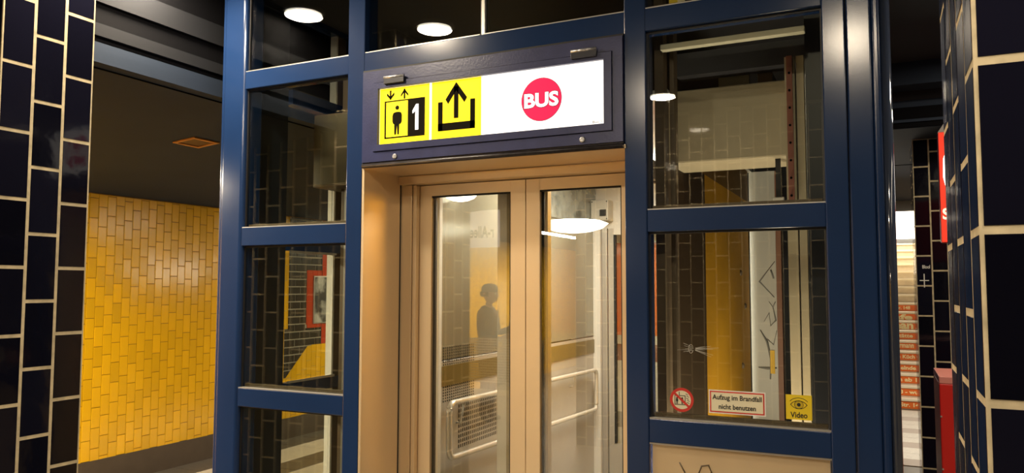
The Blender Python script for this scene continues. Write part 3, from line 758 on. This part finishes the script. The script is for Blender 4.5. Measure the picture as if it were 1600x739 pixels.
ST = thing('staircase', 'pale staircase with orange lettering on its risers beyond the lift', 'stairs', (.45, 8.7, 0))
words = ['Str. 14', '8 - wu', 'n ab 1', 'selnde', 'o Küch', 'ermann', 'stätte', 'ean', 'afe', 'Str. 148']
STN = mat('stair_stone', (.60, .50, .36), .5, noise=.1); ORR = mat('riser_orange', (.80, .16, .02), .45); CRL = mat('riser_letters', (.95, .82, .45), .5)
TREAD = mat('stair_nosing', (.85, .76, .58), .4)
rs, tr = .135, .28
for i in range(18):
    y = 8.7+i*tr; z = i*rs
    s = B('step', STN, ST, -.55, 1.45, y, y+tr+.02, max(0, z-.3), z+rs-.03)
    B('nosing', TREAD, s, -.55, 1.45, y-.02, y+tr, z+rs-.03, z+rs, bev=.003)
    if i < 10:
        B('riser_strip', ORR, s, -.5, 1.4, y-.006, y, z+.008, z+rs-.036)
        if 'Str' in words[i] or len(words[i]) > 3: text('lettering', words[i], CRL, s, (.175, .40, z+.03, z+.085), y-.006, bold=.03)
        else: text('lettering', words[i], CRL, s, (.15, .42, z+.008, z+.098), y-.006, bold=.045)
st(B('trim_3', STN, None, -.6, -.55, 8.7, 14.0, 0, 3.0)); st(B('trim_4', STN, None, 1.45, 1.5, 8.7, 14.0, 0, 3.0))
t = thing('light_panel', 'bright white lit panel at the head of the staircase', 'light', (.45, 14.1, 2.43))
B('frame', mat('panel_grey', (.3, .3, .3), .5), t, -.6, 1.5, 14.05, 14.2, 2.3, 3.6)
B('panel', emis('panel_white', (1, .97, .9), 3.2), t, -.55, 1.45, 14.03, 14.05, 2.55, 3.5)  # emissive sheet put in for the bright opening above the stairs
t = thing('lit_showcase', 'long low lit showcase standing behind the lift', 'showcase', (-.65, 6.35, 0))
B('cabinet', MATS['panel_grey'], t, -1.42, .12, 6.3, 6.6, 0, 2.06)  # plain box carrying the added glow, hidden by the lift
B('glare_face', emis('showcase_light', (1, .92, .75), 9), t, -1.4, .1, 6.29, 6.3, 1.74, 2.0)  # unseen glow added to throw a glare on the wall tiles
# pale and dark paving in front of the stairs
for k in range(12):
    y = 5.2+k*.29
    link('floor_slab', B('s', SLABL if k % 3 else mat('rose_slab', (.42, .33, .26), .5), None, 0, 1.1, 0, .284, 0, .008).data, floor, None, Vector((.45, y, 0))-world(floor))
for o in [o for o in bpy.data.objects if o.name.startswith('s') and o.name.split('.')[0] == 's']: bpy.data.objects.remove(o)

# ------------------------------------------------------------------ behind the photographer: hanging sign, bench, person
t = thing('station_sign', 'white hanging station name board ending in r-Allee, mirrored in the door glass', 'sign', (-4.1, -4.32, 2.05))
B('board', mat('board_glow', (.8, .74, .68), .4, emit=(1, .88, .8), estr=1.3), t, -4.9, -3.93, -4.36, -4.32, 2.05, 2.48, bev=.004)  # board given a glow so its reflection shows in the door
text('lettering', 'r-Allee', INK, t, (-4.30, -3.99, 2.16, 2.30), -4.32, face='+Y', bold=.02)
text('lettering', 'furter', INK, t, (-4.80, -4.40, 2.16, 2.30), -4.32, face='+Y', bold=.02)
for x in (-4.7, -4.15): MB().tube([(x, -4.34, 2.48), (x, -4.34, 3.16 if x > -3.05 else vm(x)-.01)], .01, 8).build('hanger', ALU, t)
t = thing('bench', 'perforated steel platform bench behind the photographer', 'bench', (-3.9, -4.1, 0))
mb = MB(); x0_, x1_ = -4.5, -3.35
for k in range(46): mb.box(x0_+k*.025, x0_+k*.025+.010, -4.31, -4.306, .52, 1.0)
for k in range(17): mb.box(x0_, x1_, -4.31, -4.305, .52+k*.03, .535+k*.03)
mb.build('backrest', ALU, t, kind='stuff')
mb = MB()
for k in range(46): mb.box(x0_+k*.025, x0_+k*.025+.010, -4.28, -3.88, .44, .446)
for k in range(17): mb.box(x0_, x1_, -4.28+k*.024, -4.268+k*.024, .44, .447)
mb.build('seat', ALU, t, kind='stuff')
for x in (-4.4, -3.45):
    MB().tube([(x, -4.08, 0), (x, -4.08, .44)], .02, 10).build('leg', ALU, t); MB().tube([(x, -4.1, .42), (x, -4.28, .44), (x, -4.32, .98)], .015, 10).build('bracket', ALU, t)

def person():
    P0 = Vector((-4.28, -4.75, 0))
    pe = thing('person', 'person in a cap and dark jacket holding a phone, mirrored in the door', 'person', P0)
    # joints in the local frame; +x is where the figure faces
    J = {'pelvis': (0, 0, .86), 'waist': (.0, 0, 1.0), 'chest': (.0, 0, 1.18), 'sh': (-.01, 0, 1.30), 'neck': (.005, 0, 1.37), 'head0': (.02, 0, 1.42)}
    v = [J[k] for k in ('pelvis', 'waist', 'chest', 'sh', 'neck', 'head0')]; e = [(i, i+1) for i in range(5)]; r = [(.12, .15), (.115, .14), (.125, .17), (.09, .13), (.05, .05), (.045, .045)]
    def add(par, pts, rad):
        a = par
        for p, q in zip(pts, rad): v.append(p); r.append((q, q)); e.append((a, len(v)-1)); a = len(v)-1
        return a
    for s in (1, -1):
        add(0, [(0, s*.09, .80), (.01, s*.095, .46), (-.02, s*.10, .10), (.0, s*.10, .045), (.12, s*.11, .035)], [.085, .058, .042, .04, .032])
    add(3, [(-.01, .17, 1.27), (.01, .21, 1.02), (.22, .15, .98), (.27, .13, 1.0)], [.058, .046, .036, .026])
    add(3, [(-.01, -.17, 1.27), (.03, -.21, 1.03), (.24, -.12, 1.10), (.29, -.11, 1.13)], [.058, .046, .036, .026])
    me = bpy.data.meshes.new('body'); me.from_pydata(v, e, []); o = link('body', me, pe)
    sk = o.modifiers.new('s', 'SKIN'); 
    for i, sv in enumerate(me.skin_vertices[0].data): sv.radius = r[i]; sv.use_root = (i == 0)
    sb = o.modifiers.new('u', 'SUBSURF'); sb.levels = 2; sb.render_levels = 2
    dg = bpy.context.evaluated_depsgraph_get(); dg.update(); m2 = bpy.data.meshes.new_from_object(o.evaluated_get(dg)); o.modifiers.clear(); o.data = m2
    SK = mat('skin', (.50, .27, .18), .5); JK = mat('jacket_dark', (.045, .05, .055), .7); TR_ = mat('trousers_dark', (.03, .035, .05), .8); SH = mat('shoe_black', (.015, .015, .015), .5)
    m2.materials.clear()
    for q in (JK, SK, TR_, SH): m2.materials.append(q)
    for p in m2.polygons:
        c = p.center; p.use_smooth = True
        p.material_index = 3 if c.z < .09 else 2 if c.z < .82 else 1 if (c.z > 1.35 and abs(c.y) < .08) or c.x > .235 else 0
    # head
    mb = MB(); bmesh.ops.create_uvsphere(mb.bm, u_segments=24, v_segments=18, radius=1)
    for q in mb.bm.verts:
        x, y, z = q.co; jaw = 1-.25*max(0, -z)
        q.co = Vector((.030+x*.095*jaw+(.012 if x > .5 and z < 0 else 0), y*.076*jaw, 1.505+z*.118))+P0
    for f in mb.bm.faces: f.smooth = True
    h = mb.build('head', SK, pe)
    mb = MB(); mb.tube([(P0.x+.118, P0.y, 1.53), (P0.x+.145, P0.y, 1.492), (P0.x+.118, P0.y, 1.483)], [.008, .014, .009], 8); mb.build('nose', SK, h)
    mb = MB(); mb.tube([(P0.x+.118, P0.y-.022, 1.452), (P0.x+.124, P0.y, 1.453), (P0.x+.118, P0.y+.022, 1.452)], .005, 6); mb.build('mouth', mat('lip', (.35, .12, .1), .5), h)
    for s in (1, -1):
        mb = MB(); bmesh.ops.create_uvsphere(mb.bm, u_segments=10, v_segments=8, radius=.010, matrix=Matrix.Translation(P0+Vector((.112, s*.030, 1.517)))); mb.build('eye', WHITE, h)
        mb = MB(); mb.tube([(P0.x+.0, P0.y+s*.074, 1.535), (P0.x-.012, P0.y+s*.086, 1.515), (P0.x+.0, P0.y+s*.074, 1.48)], [.008, .015, .007], 8); mb.build('ear', SK, h)
    CP = mat('cap_blue_grey', (.10, .11, .14), .8)
    mb = MB(); mb.lathe((P0.x+.02, P0.y, 1.535), [(.1, 0), (.104, .03), (.095, .065), (.07, .09), (.03, .103), (.005, .105)], 24); cp = mb.build('cap', CP, pe)
    mb = MB(); mb.prism([(P0.x+.09, P0.y-.07), (P0.x+.16, P0.y-.055), (P0.x+.19, P0.y), (P0.x+.16, P0.y+.055), (P0.x+.09, P0.y+.07)], 1.54, 1.548, 'XY'); mb.build('peak', CP, cp)
    mb = MB(); mb.lathe((P0.x-.01, P0.y, 1.48), [(.085, 0), (.092, .03), (.09, .06)], 20); mb.build('hair', mat('hair_brown', (.04, .025, .015), .8), pe)
    # hands with separate fingers closed towards the phone
    for (hx, hy, hz, s) in ((.29, .125, 1.005, 1), (.31, -.105, 1.14, -1)):
        mb = MB(); b0 = P0+Vector((hx, hy, hz))
        mb.tube([b0+Vector((-.04, 0, 0)), b0+Vector((0, 0, .005)), b0+Vector((.035, 0, .008))], [.022, .030, .026], 10)
        for k in range(4):
            o2 = (k-1.5)*.018; ln = (.028, .034, .032, .025)[k]
            mb.tube([b0+Vector((.025, 0, o2)), b0+Vector((.03+ln, s*-.006, o2)), b0+Vector((.028+ln*1.4, s*-.022, o2)), b0+Vector((.02+ln*1.2, s*-.036, o2))], [.009, .0085, .008, .006], 8)
        mb.tube([b0+Vector((-.005, 0, .022)), b0+Vector((.02, s*-.018, .040)), b0+Vector((.045, s*-.025, .046))], [.011, .0095, .0075], 8)
        mb.build('hand', SK, pe)
    return pe, P0
pe, P0 = person()
t = thing('phone', 'black phone held by the person in the cap', 'phone', P0+Vector((.335, -.12, 1.09)))
MB().box(P0.x+.332, P0.x+.341, P0.y-.135, P0.y-.065, 1.10, 1.24, bev=.003).build('phone_body', RUB, t)
MB().box(P0.x+.3305, P0.x+.332, P0.y-.132, P0.y-.068, 1.108, 1.232).build('screen', emis('phone_screen', (.7, .8, 1), 1.5), t)
